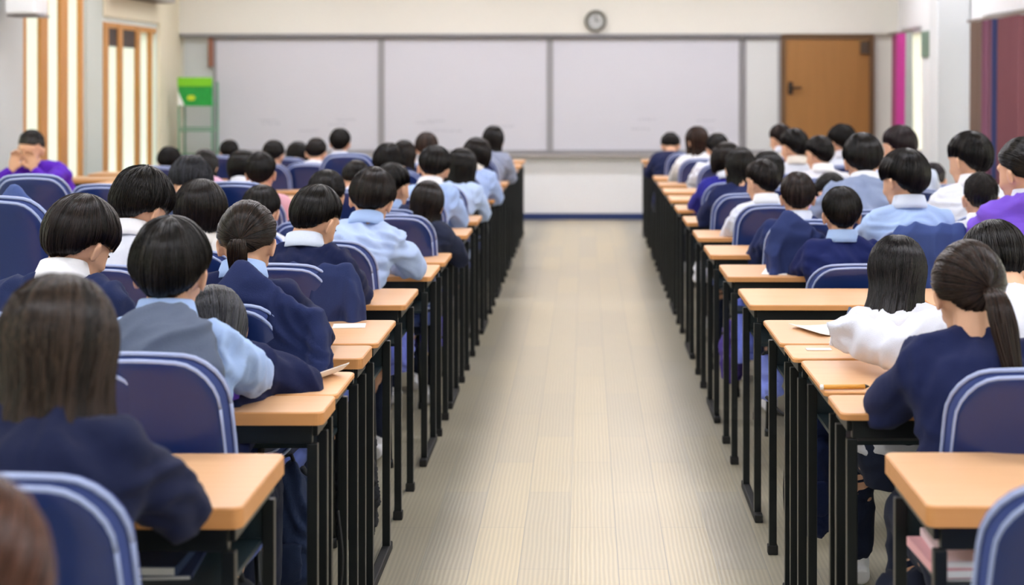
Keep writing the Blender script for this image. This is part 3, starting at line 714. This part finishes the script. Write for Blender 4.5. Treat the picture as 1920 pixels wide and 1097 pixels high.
def books(x, y, z, w, d_, n, cols, label, seed):
    rnd = random.Random(seed)
    for i in range(n):
        mb = MB(); h = .012 + rnd.random()*.008; ww = w - rnd.random()*.03
        mb.box((-ww/2, -d_/2, 0), (ww/2, d_/2, h), 0); mb.box((-ww/2+.003, -d_/2-.0008, .002), (ww/2-.003, d_/2-.003, h-.002), 1)
        c = cols[i % len(cols)]; o = mb.build('exercise_book', [mat('bk'+c, c, .6), PAPER]); o.location = (x + rnd.uniform(-.01,.01), y, z); o.rotation_euler.z = rnd.uniform(-.08,.08); z += h + .0006
        tag(o, label % (ORD[i] + ' from the bottom'), 'book', 'exercise books on desk shelves')
books(.86, 3.67+.05, .584+.005, .26, .12, 0, ['F0C8CC'], '%s', 1)
books(.84, 4.16, .589, .30, .24, 4, ['F2D2D4', 'E9A9A4', 'F7E4E0', 'E08C86'], 'pink exercise book under the desk with the pencil, %s', 2)
books(.80, 3.06, .562, .3, .22, 3, ['3A4660', 'E8B0B4', 'F0D8D8'], 'exercise book on the nearest right shelf, %s', 3)
books(.86, 4.88, .587, .3, .24, 3, ['F5F5F5', '6E3B35', 'F2E6DA'], 'book under the desk with the open booklet, %s', 4)
books(-.88, 3.06, .562, .3, .22, 2, ['1E2F55', '2A3F66'], 'dark blue book on the nearest left shelf, %s', 5)
def bag(x, y, z, w, dp, h, col, label, seed, hang=True, scol='14181C'):
    o = empty('school_bag', (x, y, z)); mb = MB()
    mb.loft([(0,0,0), (0,0,h*.15), (0,0,h*.6), (0,0,h*.92), (0,0,h)], [(w*.42,dp*.4), (w*.52,dp*.52), (w*.5,dp*.5), (w*.4,dp*.36), (w*.2,dp*.15)], n=22)
    put(skinned(mb, .009, 3, .02, seed, 'bag_body'), 'bag_body', cloth(col), o)
    mb = MB(); mb.loft([(0,-dp*.5,h*.18), (0,-dp*.56,h*.3), (0,-dp*.5,h*.46)], [(w*.3,dp*.1), (w*.33,dp*.14), (w*.3,dp*.1)], n=16); put(skinned(mb, .008, 2, .006, seed, 'pocket'), 'front_pocket', cloth(col), o)
    for s in (-1, 1):
        mb = MB(); mb.tube([(s*w*.2, dp*.35, h*.93), (s*w*.34, dp*.62, h*.75), (s*w*.36, dp*.62, h*.35), (s*w*.3, dp*.42, h*.1)], .009, 6); mb.build('strap', mat('st'+scol, scol, .7), o, True)
    mb = MB(); mb.tube([(-.03, 0, h*.97), (-.02, 0, h*1.06), (.02, 0, h*1.06), (.03, 0, h*.97)], .006, 6); mb.build('handle', mat('st'+scol, scol, .7), o, True)
    return tag(o, label, 'bag', 'school bags under the desks')
bag(-.76, 3.43, .0, .24, .2, .42, '14171C', 'black school bag on floor between the two nearest left desks', 1)
bag(-.80, 4.25, .12, .2, .14, .36, '25324F', 'dark blue school bag below the third left desk', 2)
bag(-.76, 5.25, .0, .16, .16, .38, '16181D', 'black school bag standing under a left aisle desk', 3)
bag(.68, 4.78, .15, .13, .13, .36, '1F2B52', 'navy school bag with straps under the right booklet desk', 4)
bag(.655, 6.5, .36, .10, .12, .26, '7C8CF0', 'periwinkle blue bag hanging beside right aisle desk', 5)
bag(.64, 6.95, .2, .10, .12, .26, '4A3A88', 'purple bag hung low beneath right aisle desk', 6)
bag(.665, 5.75, .35, .09, .1, .16, '8C9CF0', 'small pale blue bag by the leg of a right desk', 7)
bag(-.74, 6.3, .35, .12, .12, .24, '7A86E0', 'pale violet blue bag hanging under left aisle desk', 8)
bag(-.72, 7.4, .25, .12, .12, .24, '5A52C8', 'violet bag below left aisle desk in middle distance', 9)
bag(.74, 3.6, .0, .2, .16, .4, '1B2030', 'black backpack between the two front right desks', 10)
bag(.63, 8.6, .42, .09, .1, .12, 'E6E8F0', 'small white pouch hung by the right aisle desks', 11)
def cable(pts, label, r=.004):
    P = [Vector(p) for p in pts]; out = []
    for i in range(len(P) - 1):
        a, b, c, d_ = P[max(i-1,0)], P[i], P[i+1], P[min(i+2, len(P)-1)]
        for k in range(8):
            t = k / 8; out.append(.5*((2*b) + (c-a)*t + (2*a-5*b+4*c-d_)*t*t + (3*b-a-3*c+d_)*t**3))
    mb = MB(); mb.tube(out + [P[-1]], r, 6); return tag(mb.build('strap_cord', RUB, None, True), label, 'cord')
cable([(-.618,4.0,.42), (-.60,3.96,.30), (-.615,3.93,.18), (-.66,3.93,.06)], 'thin black cord dangling under the second left desk')
cable([(.60,5.3,.45), (.66,5.25,.40), (.72,5.3,.48), (.78,5.3,.44)], 'black cord looped between right desk legs', .006)
cable([(.60,4.75,.44), (.585,4.7,.30), (.59,4.7,.2)], 'black strap end hanging at right booklet desk')

# grey vest draped on the boy's back and chair
mb = MB(); 
y0 = 3.385
mb.loft([(-.93, y0 - .02, .66), (-0.915, y0 - .02, .78), (-0.905, y0 + .01, .88), (-0.920, y0 + .05, .95), (-0.950, y0 + .1, .985)],
        [(.15,.04), (.165,.05), (.15,.05), (.115,.045), (.07,.03)], n=26)
vs = link(bpy.data.objects.new('vest', skinned(mb, .008, 4, .013, 5, 'vest')))
vs.data.materials.append(cloth('5A6478')); tag(vs, 'grey sleeveless vest draped over chair behind the light blue shirt', 'vest')

# ------------------------------------------------------------------ the room
XL, XR, YB, ZC, Y0 = -4.42, 3.38, 17.4, 3.0, -2.5
WALL = mat('wall_paint', 'E6E4DA', .7, bump=(14, .04, .012))
WALL2 = mat('wall_paint_low', 'EFF0F2', .6, bump=(14, .04, .012))
CREAM = mat('wall_cream', 'E9E0C6', .7, bump=(14, .04, .02))
def struct(name, mb, m, parent=None, smooth=False, bevel=0.):
    o = mb.build(name, m, parent, smooth, bevel)
    if not parent: o['kind'] = 'structure'
    return o
# floor: wood-look vinyl strips
fm = bpy.data.materials.new('vinyl_floor'); fm.use_nodes = True; nt = fm.node_tree; b = nt.nodes['Principled BSDF']
N = nt.nodes.new; Lk = nt.links.new
tc = N('ShaderNodeTexCoord'); br = N('ShaderNodeTexBrick'); mp = N('ShaderNodeMapping'); mp.inputs['Rotation'].default_value = (0, 0, R(90)); mp.inputs['Location'].default_value = (.3, .05, 0)
Lk(tc.outputs['Object'], mp.inputs[0]); Lk(mp.outputs[0], br.inputs[0])
br.inputs['Scale'].default_value = 1; br.inputs['Brick Width'].default_value = .92; br.inputs['Row Height'].default_value = .152; br.inputs['Mortar Size'].default_value = .0012; br.inputs['Bias'].default_value = 0
br.inputs['Color1'].default_value = lin('D6C7A4'); br.inputs['Color2'].default_value = lin('CBBFA3'); br.inputs['Mortar'].default_value = lin('A9A290')
wv = N('ShaderNodeTexWave'); wv.bands_direction = 'X'; wv.inputs['Scale'].default_value = 22; wv.inputs['Distortion'].default_value = 3.5; wv.inputs['Detail'].default_value = 3; wv.inputs['Detail Scale'].default_value = .8
mp2 = N('ShaderNodeMapping'); mp2.inputs['Scale'].default_value = (1, .12, 1); Lk(tc.outputs['Object'], mp2.inputs[0]); Lk(mp2.outputs[0], wv.inputs[0])
no1 = N('ShaderNodeTexNoise'); no1.inputs['Scale'].default_value = 1.3; no1.inputs['Detail'].default_value = 5; Lk(mp2.outputs[0], no1.inputs[0])
mx = N('ShaderNodeMix'); mx.data_type = 'RGBA'; mx.blend_type = 'MULTIPLY'; mx.inputs[0].default_value = .16
Lk(br.outputs['Color'], mx.inputs[6]); Lk(wv.outputs['Color'], mx.inputs[7])
# beige centre strip, floor colour turns greyer towards the sides of the aisle
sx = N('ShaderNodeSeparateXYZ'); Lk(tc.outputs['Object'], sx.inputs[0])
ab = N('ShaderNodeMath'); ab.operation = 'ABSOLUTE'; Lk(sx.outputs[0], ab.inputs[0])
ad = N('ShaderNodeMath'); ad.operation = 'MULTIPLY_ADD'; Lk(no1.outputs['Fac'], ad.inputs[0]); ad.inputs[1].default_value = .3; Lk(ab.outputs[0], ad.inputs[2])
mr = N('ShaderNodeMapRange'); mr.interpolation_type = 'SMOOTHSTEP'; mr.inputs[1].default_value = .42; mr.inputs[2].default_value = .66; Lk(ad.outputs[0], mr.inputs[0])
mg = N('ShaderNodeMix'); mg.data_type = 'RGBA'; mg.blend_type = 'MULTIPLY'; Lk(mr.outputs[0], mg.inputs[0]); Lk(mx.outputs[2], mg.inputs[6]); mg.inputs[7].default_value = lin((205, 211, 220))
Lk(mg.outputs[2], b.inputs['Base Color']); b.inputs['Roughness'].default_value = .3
bp = N('ShaderNodeBump'); bp.inputs['Strength'].default_value = .12; bp.inputs['Distance'].default_value = .002; Lk(wv.outputs['Fac'], bp.inputs['Height']); Lk(bp.outputs[0], b.inputs['Normal'])
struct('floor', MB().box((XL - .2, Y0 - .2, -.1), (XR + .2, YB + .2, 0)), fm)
struct('ceiling', MB().box((XL - .2, Y0 - .2, ZC), (XR + .2, YB + .2, ZC + .1)), mat('ceiling_paint', 'F2F2EE', .8))
struct('wall_front', MB().box((XL - .2, YB, 0), (XR + .2, YB + .2, ZC)), WALL)
struct('wall_rear', MB().box((XL - .2, Y0 - .2, 0), (XR + .2, Y0, ZC)), WALL)
# lintel over the boards
struct('trim_1', MB().box((XL, YB - .10, 2.02), (XR, YB - .0, ZC)), WALL)
struct('trim_2', MB().box((-4.37, YB - .13, 1.985), (2.12, YB - .002, 2.018)), mat('grey_rail', '8E8E92', .5), bevel=.004)
struct('baseboard_front', MB().box((XL, YB - .025, 0), (2.08, YB, .07)), mat('blue_base', '1D3468', .5))
# left wall with openings
sill = .62
mb = MB(); mb.box((XL - .2, Y0, 0), (XL, YB, sill)); mb.box((XL - .2, Y0, 2.42), (XL, YB, ZC))
for a, c in ((Y0, -1), (3.2, 3.6), (8.0, 8.4), (11.3, 12.55), (14.1, 14.62), (16.5, YB)): mb.box((XL - .2, a, sill), (XL, c, 2.42))
mb.box((XL - .2, 14.62, 2.05), (XL, 16.5, 2.42))
struct('wall_left', mb, mat('wall_green_white', 'DDE3DC', .65, bump=(14, .04, .01)))
struct('trim_3', MB().box((XL - .01, 16.52, 0), (XL + .03, YB, ZC)).box((XL - .02, 14.62, 2.10), (XL + .03, 16.52, ZC)), CREAM)
struct('trim_4', MB().box((XL, 14.12, 0), (XL + .025, 14.58, ZC)), mat('pillar_grey_green', 'CBD3CC', .6))
struct('trim_5', MB().box((XL, 11.75, 0), (XL + .03, 12.5, ZC)), mat('pillar_grey', 'C9CFCF', .6))
OAK = wood('oak_frame', 'C08038', 'CF9650', .4, sc=(20, 20, 1.5))
OAKD = wood('oak_dark', '6B4524', '80572F', .4, sc=(20, 20, 1.5))
FROST = bpy.data.materials.new('frosted_glass'); FROST.use_nodes = True; fn = FROST.node_tree
fb = fn.nodes['Principled BSDF']; fb.inputs['Base Color'].default_value = lin('E2DFCF'); fb.inputs['Roughness'].default_value = .45
tr = fn.nodes.new('ShaderNodeBsdfTranslucent'); tr.inputs[0].default_value = lin('F1EDD9'); ms = fn.nodes.new('ShaderNodeMixShader'); ms.inputs[0].default_value = .65
fn.links.new(fb.outputs[0], ms.inputs[1]); fn.links.new(tr.outputs[0], ms.inputs[2]); fn.links.new(ms.outputs[0], fn.nodes['Material Output'].inputs[0])
def window(n, a, c, z0, z1, mull, dark=None, mw=.06):
    o = empty('window_%d' % n, (XL, (a + c) / 2, z0)); o['kind'] = 'structure'; cy = (a + c) / 2
    mb = MB(); mb.box((-.03, a - cy, 0), (-.022, c - cy, z1 - z0)); mb.build('pane', FROST, o)
    mb = MB()
    for z in (0, z1 - z0 - .05): mb.box((-.13, a - cy, z), (-.001, c - cy, z + .05))
    mb.build('window_frame', OAK, o)
    for y, w, pr in mull:
        mb = MB(); mb.box((-.021, y - w/2 - cy, 0), (pr, y + w/2 - cy, z1 - z0)); mb.build('mullion', OAK, o, bevel=.004)
    if dark: mb = MB(); mb.box((-.02, dark[0] - cy, dark[2] - z0), (-.012, dark[1] - cy, dark[3] - z0)); mb.build('transom_grille', mat('dark_grille', '4A3E3A', .6), o)
    return o
window(1, 12.55, 14.1, sill, 2.42, [(12.59, .12, .006), (13.06, .18, .008), (13.56, .20, .008), (14.03, .10, .006)])
window(2, 14.62, 16.5, .05 + sill - .62, 2.05, [(14.76, .14, .006), (15.22, .14, .006), (15.82, .14, .006), (16.27, .12, .006)], (14.7, 15.75, 1.83, 2.03))
for i, (a, c) in enumerate(((-1, 3.2), (3.6, 8.0), (8.4, 11.3))):
    window(3 + i, a, c, sill, 2.42, [(a + .05, .08, .03), ((a + c) / 2, .08, .03), (c - .05, .08, .03)])
# wall-mounted fan coil above the window
o = empty('air_conditioner', (XL + .14, 15.5, 2.3)); mb = MB(); mb.box((-.14, -.85, .0), (.1, .85, .28)); mb.build('housing', mat('ac_grey', 'A7A09A', .5), o, bevel=.02)
mb = MB()
for k in range(4): mb.box((-.10 + k*.045, -.8, -.004), (-.08 + k*.045, .8, .002))
mb.build('louvre', mat('ac_dark', '5E4C40', .5), o); tag(o, 'grey brown air conditioner above the left window', 'air conditioner')
o = empty('wall_speaker', (XL + .24, 11.95, 2.0)); mb = MB(); mb.box((-.1, -.15, 0), (.12, .15, .34)); mb.build('cabinet', mat('spk', 'F0F2F4', .5), o, bevel=.015); mb = MB(); mb.box((-.12, -.05, -.02), (.13, .16, -.003)); mb.build('bracket', mat('grey_rail', '8E8E92', .5), o)
tag(o, 'small white box on bracket at top left pillar', 'wall box')
# right wall, window band with curtains
mb = MB(); mb.box((XR, Y0, 0), (XR + .2, YB, .75)); mb.box((XR, Y0, 2.06), (XR + .2, YB, ZC))
RW = ((16.05, 17.1), (14.75, 15.5), (10.6, 13.6), (6.5, 9.8), (2, 5.5))
prev = YB
for a, c in RW: mb.box((XR, c, .75), (XR + .2, prev, 2.06)); prev = a
mb.box((XR, Y0, .75), (XR + .2, prev, 2.06))
struct('wall_right', mb, mat('wall_white', 'F1F2F3', .6, bump=(14, .04, .01)))
GREENG = mat('green_glass', '7C9484', .25)
for i, (a, c) in enumerate(RW):
    o = empty('window_%d' % (6 + i), (XR, (a + c)/2, .75)); o['kind'] = 'structure'; L = (c - a) / 2
    mb = MB(); mb.box((.08, -L, 0), (.09, L, 1.31)); mb.build('pane', FROST, o)
    mb = MB()
    for y in (-L, L - .05): mb.box((.03, y, 0), (.12, y + .05, 1.31))
    for z in (0, 1.26): mb.box((.03, -L + .05, z), (.12, L - .05, z + .05))
    mb.build('window_frame', mat('alu', 'C8CCCE', .4), o)
o = MB().box((XR - .02, 15.55, 1.74), (XR + .002, 16.0, 2.0)).build('notice_panel', mat('sage', '75907E', .4), bevel=.003); tag(o, 'sage green panel on right wall left of white column', 'panel')
o = MB().box((XR - .02, 13.55, 1.70), (XR + .002, 13.85, 1.99)).build('notice_panel', mat('sage2', 'A6B8A8', .4), bevel=.003); tag(o, 'pale sage panel on right wall right of white column', 'panel')
struct('trim_6', MB().box((3.08, 14.0, 0), (3.37, 14.32, ZC)), mat('column_white', 'E2E6E8', .55, bump=(14, .04, .01)), bevel=.01)
def curtain(y0, y1, z0, z1, col, label, seed, x=XR - .1):
    mb = MB(); n = 70; rnd = random.Random(seed); V = []
    for k in range(n + 1):
        t = k / n; y = y0 + (y1 - y0) * t
        for z, a in ((z1, .7), ((z0+z1)/2, 1), (z0, 1.15)):
            V.append((x + .028 * a * math.sin(t * (y1 - y0) * 62 + seed) + .008 * math.sin(t * 40 + seed), y, z))
    m = 3; V2 = [(a + .004, y, z) for a, y, z in V]; N0 = len(V)
    Fc = [(k*m+j, (k+1)*m+j, (k+1)*m+j+1, k*m+j+1) for k in range(n) for j in range(2)]
    Fc += [(N0+a, N0+d_, N0+c, N0+b_) for a, b_, c, d_ in Fc]
    mb.add(V + V2, Fc); o = mb.build('curtain', mat('curt'+col, col, .8, bump=(200, .1, .05)), None, True)
    return tag(o, label, 'curtain', 'curtains on the right wall')
curtain(16.75, 17.25, .45, 2.0, '9A4E6E', 'dusky rose curtain in far right corner', 1, XR - .06)
curtain(16.35, 16.76, .45, 2.0, 'C23A92', 'magenta curtain beside the far right corner', 2)
curtain(16.1, 16.3, .45, 2.0, 'A9AFAA', 'narrow grey curtain next to the magenta one', 3)
curtain(13.15, 13.62, .3, 2.0, '7A6458', 'brown curtain next to the white column', 4)
curtain(12.9, 13.15, .3, 2.0, '8C5A72', 'mauve curtain between two brown ones', 5)
curtain(12.72, 12.88, .3, 2.0, '3C4474', 'narrow navy curtain near right edge', 6)
curtain(12.0, 12.7, .3, 2.0, '7C4A52', 'reddish brown curtain at right edge', 7)
mb = MB(); mb.tube([(XR - .1, 11.5, 2.015), (XR - .1, 13.7, 2.015)], .012); tag(mb.build('curtain_rail', mat('rail_br', '8A7A70', .5), None, True), 'thin brown rail above the right edge curtains', 'curtain rail')
mb = MB(); mb.tube([(XR - .1, 16.0, 2.015), (XR - .1, 17.28, 2.015)], .012); tag(mb.build('curtain_rail', mat('rail_br', '8A7A70', .5), None, True), 'thin brown rail above the magenta curtain', 'curtain rail')
# boards
BOARD = mat('whiteboard_enamel', 'D3D3DB', .3, bump=(3, .02, .015))
FR = mat('board_frame', '9A999C', .4)
pxx = lambda p: (p - VX) * (YB - .05) / F
mbk = mat('board_smudge', 'BEBFC8', .5)
for i, (a, c, lb) in enumerate(((403, 712, 'left large whiteboard panel behind the green rack'), (718, 1028, 'middle large whiteboard panel left of the clock'), (1034, 1388, 'right large whiteboard panel below the clock'), (1396, 1461, 'narrow whiteboard strip beside the brown door'))):
    o = empty('whiteboard', ((pxx(a) + pxx(c)) / 2, YB - .05, .76)); L = (pxx(c) - pxx(a)) / 2
    mb = MB(); mb.box((-L, 0, 0), (L, .045, 1.22)); mb.build('writing_surface', BOARD if i < 3 else mat('board_grey', 'D8DAD9', .4), o)
    mb = MB()
    for s in (-1, 1): mb.box((s*L - .018, -.012, -.03), (s*L + .018, .048, 1.22))
    mb.box((-L, -.012, 1.195), (L, .048, 1.222)); mb.box((-L, -.012, -.03), (L, .048, 0)); mb.build('frame', FR, o, bevel=.003)
    if i in (0, 1, 2):
        rnd = random.Random(i)
        for k in range(5):
            mb = MB()
            x = rnd.uniform(-L*.8, L*.6); z = rnd.uniform(.10, .32)
            for q in range(7): mb.box((x + q*.03, -.0012, z + rnd.uniform(-.008, .008)), (x + q*.03 + .02, -.0002, z + .014 + rnd.uniform(0, .01)))
            mb.build('faint_writing', mbk, o)
    tag(o, lb, 'whiteboard')
struct('trim_7', MB().box((pxx(345), YB - .03, .73), (pxx(400), YB, 1.985)), mat('board_grey2', 'CBD0CF', .5))
tag(MB().box((pxx(395) - .02, YB - .09, 1.66), (pxx(395) + .035, YB - .052, 1.98)).build('wood_batten', wood('batten', '8B5A48', '9C6A56'), bevel=.004), 'short reddish wood batten at top left of the boards', 'batten')
tag(MB().box((-4.0, YB - .13, .685), (pxx(1461), YB - .002, .725)).build('marker_ledge', mat('ledge', 'A9A4A2', .5), bevel=.004), 'long grey marker ledge under the whiteboards', 'ledge')
struct('trim_8', MB().box((-4.37, YB - .012, .07), (2.08, YB, .685)), WALL2)
# door
o = empty('door_1', ((2.12 + 3.13) / 2, YB - .06, 0)); o['kind'] = 'structure'
DW = wood('door_wood', '94662F', 'A87439', .5, sc=(8, 8, .8)); L = .505
mb = MB(); mb.box((-L + .05, 0, .01), (L - .05, .04, 1.96)); mb.build('door_leaf', DW, o, bevel=.003)
mb = MB(); mb.box((-L, -.02, 0), (-L + .05, .058, 2.015)); mb.box((L - .05, -.02, 0), (L, .058, 2.015)); mb.box((-L + .05, -.02, 1.965), (L - .05, .058, 2.015)); mb.build('door_frame', wood('door_frame_wood', '5E4326', '6E5030', .5, sc=(8, 8, .8)), o, bevel=.003)
mb = MB(); mb.box((-L + .08, -.012, 1.36), (-L + .13, 0, 1.5)); mb.tube([(-L + .105, -.01, 1.43), (-L + .105, -.05, 1.43), (-L + .22, -.05, 1.435)], .012); mb.build('door_handle', mat('handle_dark', '3A3430', .35, .8), o)
mb = MB(); mb.box((L - .15, -.05, 1.80), (L - .06, 0, 1.94)); mb.build('door_closer', mat('closer', '4A3A2A', .5), o, bevel=.01)
# clock
o = empty('wall_clock', (pxx(1117), YB - .1, 2.157)); mb = MB(); n = 40
def ring(mb, r0, r1, y0, y1):
    V = []; 
    for k in range(n):
        a = 2*math.pi*k/n
        for r, y in ((r0, y1), (r0, y0), (r1, y0), (r1, y1)): V.append((r*math.cos(a), y, r*math.sin(a)))
    mb.add(V, [(k*4+j, ((k+1)%n)*4+j, ((k+1)%n)*4+(j+1)%4, k*4+(j+1)%4) for k in range(n) for j in range(4)])
ring(mb, .085, .118, -.045, 0); mb.build('rim', mat('clock_rim', '77756C', .35, .4), o, True)
mb = MB(); mb.loft([(0, -.02, 0), (0, 0, 0)], [.086, .086], n=n); mb.build('dial', mat('dial', 'C3C6C4', .5), o)
mb = MB(); mb.box((-.004, -.028, -.01), (.004, -.024, .06)); mb.build('minute_hand', RUB, o); mb = MB(); mb.box((-.005, -.026, -.005), (.035, -.022, .005)); mb.build('hour_hand', RUB, o)
mb = MB()
for k in range(12):
    a = math.pi*k/6; mb.box((-.002, -.024, .066), (.002, -.0205, .078), 0, Matrix.Rotation(a, 4, 'Y'))
mb.build('hour_marks', RUB, o); tag(o, 'round wall clock with grey rim above the whiteboards', 'clock')
# green display rack
o = empty('display_rack', ((372 - VX) * 16.9 / F, 16.9, 0)); GM = mat('green_metal', '5E9A78', .4)
for x in (-.175, .175):
    for y in (-.12, .12):
        mb = MB(); mb.tube([(x, y, 0), (x, y, 1.50)], .010); mb.build('post', GM, o, True)
for z in (.35, .70, .98, 1.25):
    mb = MB(); mb.box((-.185, -.13, z), (.185, .13, z + .012))
    for k in range(5): mb.tube([(-.175, -.12 + .06*k, z + .035), (.175, -.12 + .06*k, z + .035)], .004, 6)
    mb.build('wire_shelf', GM, o)
sg = MB().box((-.18, -.145, 1.245), (.18, -.132, 1.54)).build('sign_board', mat('sign_green', '159A3A', .5, bump=(30, .0, .3)), o)
MB().box((-.182, -.152, 1.45), (.182, -.1455, 1.545)).build('lime_header', mat('sign_lime', '7CCB1E', .5), sg)
mb = MB(); mb.ell((-.04, -.147, 1.33), (.045, .004, .03)); mb.build('yellow_spot', mat('sign_yellow', 'C8DC28', .5), sg, True)
mb = MB(); mb.add([(-.178, -.1465, 1.25), (-.11, -.1465, 1.25), (-.178, -.1465, 1.40), (-.178, -.1455, 1.25), (-.11, -.1455, 1.25), (-.178, -.1455, 1.40)], [(0,1,2), (5,4,3), (0,3,4,1), (1,4,5,2), (2,5,3,0)]); mb.build('white_corner', PAPER, sg)
tag(o, 'green metal display rack with bright green sign at the front wall', 'rack')
# long reading tables by the left windows
for i, (yy, xa) in enumerate(((12.9, -3.95), (13.6, -3.95), (12.9, -3.25), (13.6, -3.25))):
    desk(xa + .15, yy, .6, .42, .03, 1, 'light wood desk near the left windows, %s %s' % ('window side' if i < 2 else 'inner side', 'nearer' if i % 2 == 0 else 'farther'))

# ------------------------------------------------------------------ lights
LM = mat('diffuser_light', 'F6F6FF', .5, emit=11.)
HS = mat('fixture_white', 'F2F2F2', .5)
lp = None
for j, y in enumerate((-.8, 1.6, 4.0, 6.4, 8.8, 11.2, 13.6, 15.9)):
    for i, x in enumerate((-3.3, -1.4, .5, 2.3)):
        if lp is None:
            lp = empty('ceiling_light', (x, y, 2.99)); MB().box((-.64, -.17, -.05), (.64, .17, .009)).build('housing', HS, lp); MB().box((-.61, -.14, -.056), (.61, .14, -.051)).build('diffuser', LM, lp); o = lp
        else: o = copy_tree(lp); o.location = (x, y, 2.99)
        tag(o, 'white fluorescent ceiling light above the classroom', 'ceiling light', 'ceiling lights')
w = bpy.data.worlds.new('world'); bpy.context.scene.world = w; w.use_nodes = True
bg = w.node_tree.nodes['Background']; sky = w.node_tree.nodes.new('ShaderNodeTexSky'); sky.sky_type = 'HOSEK_WILKIE' if False else 'NISHITA'
sky.sun_disc = False; sky.sun_elevation = R(50); sky.sun_rotation = R(120); w.node_tree.links.new(sky.outputs[0], bg.inputs[0]); bg.inputs[1].default_value = .72
sun = bpy.data.objects.new('sun', bpy.data.lights.new('sun', 'SUN')); link(sun); sun.data.energy = 1.2; sun.data.angle = .05; sun.rotation_euler = (R(20), R(-50), 0)

# ------------------------------------------------------------------ camera
cam = bpy.data.objects.new('camera', bpy.data.cameras.new('camera')); link(cam); cd = cam.data
cam.location = (0, 0, H); cam.rotation_euler = (R(90), 0, 0)
cd.sensor_width = 36; cd.lens = F / 1920 * 36; cd.shift_x = (960 - VX) / 1920; cd.shift_y = (VY - 548.5) / 1920
cd.dof.use_dof = True; cd.dof.focus_distance = 4.6; cd.dof.aperture_fstop = 3.0
cd.clip_start = .05
sc = bpy.context.scene; sc.camera = cam
sc.view_settings.view_transform = 'Standard'; sc.view_settings.look = 'None'; sc.view_settings.exposure = 0.82; sc.view_settings.gamma = 1
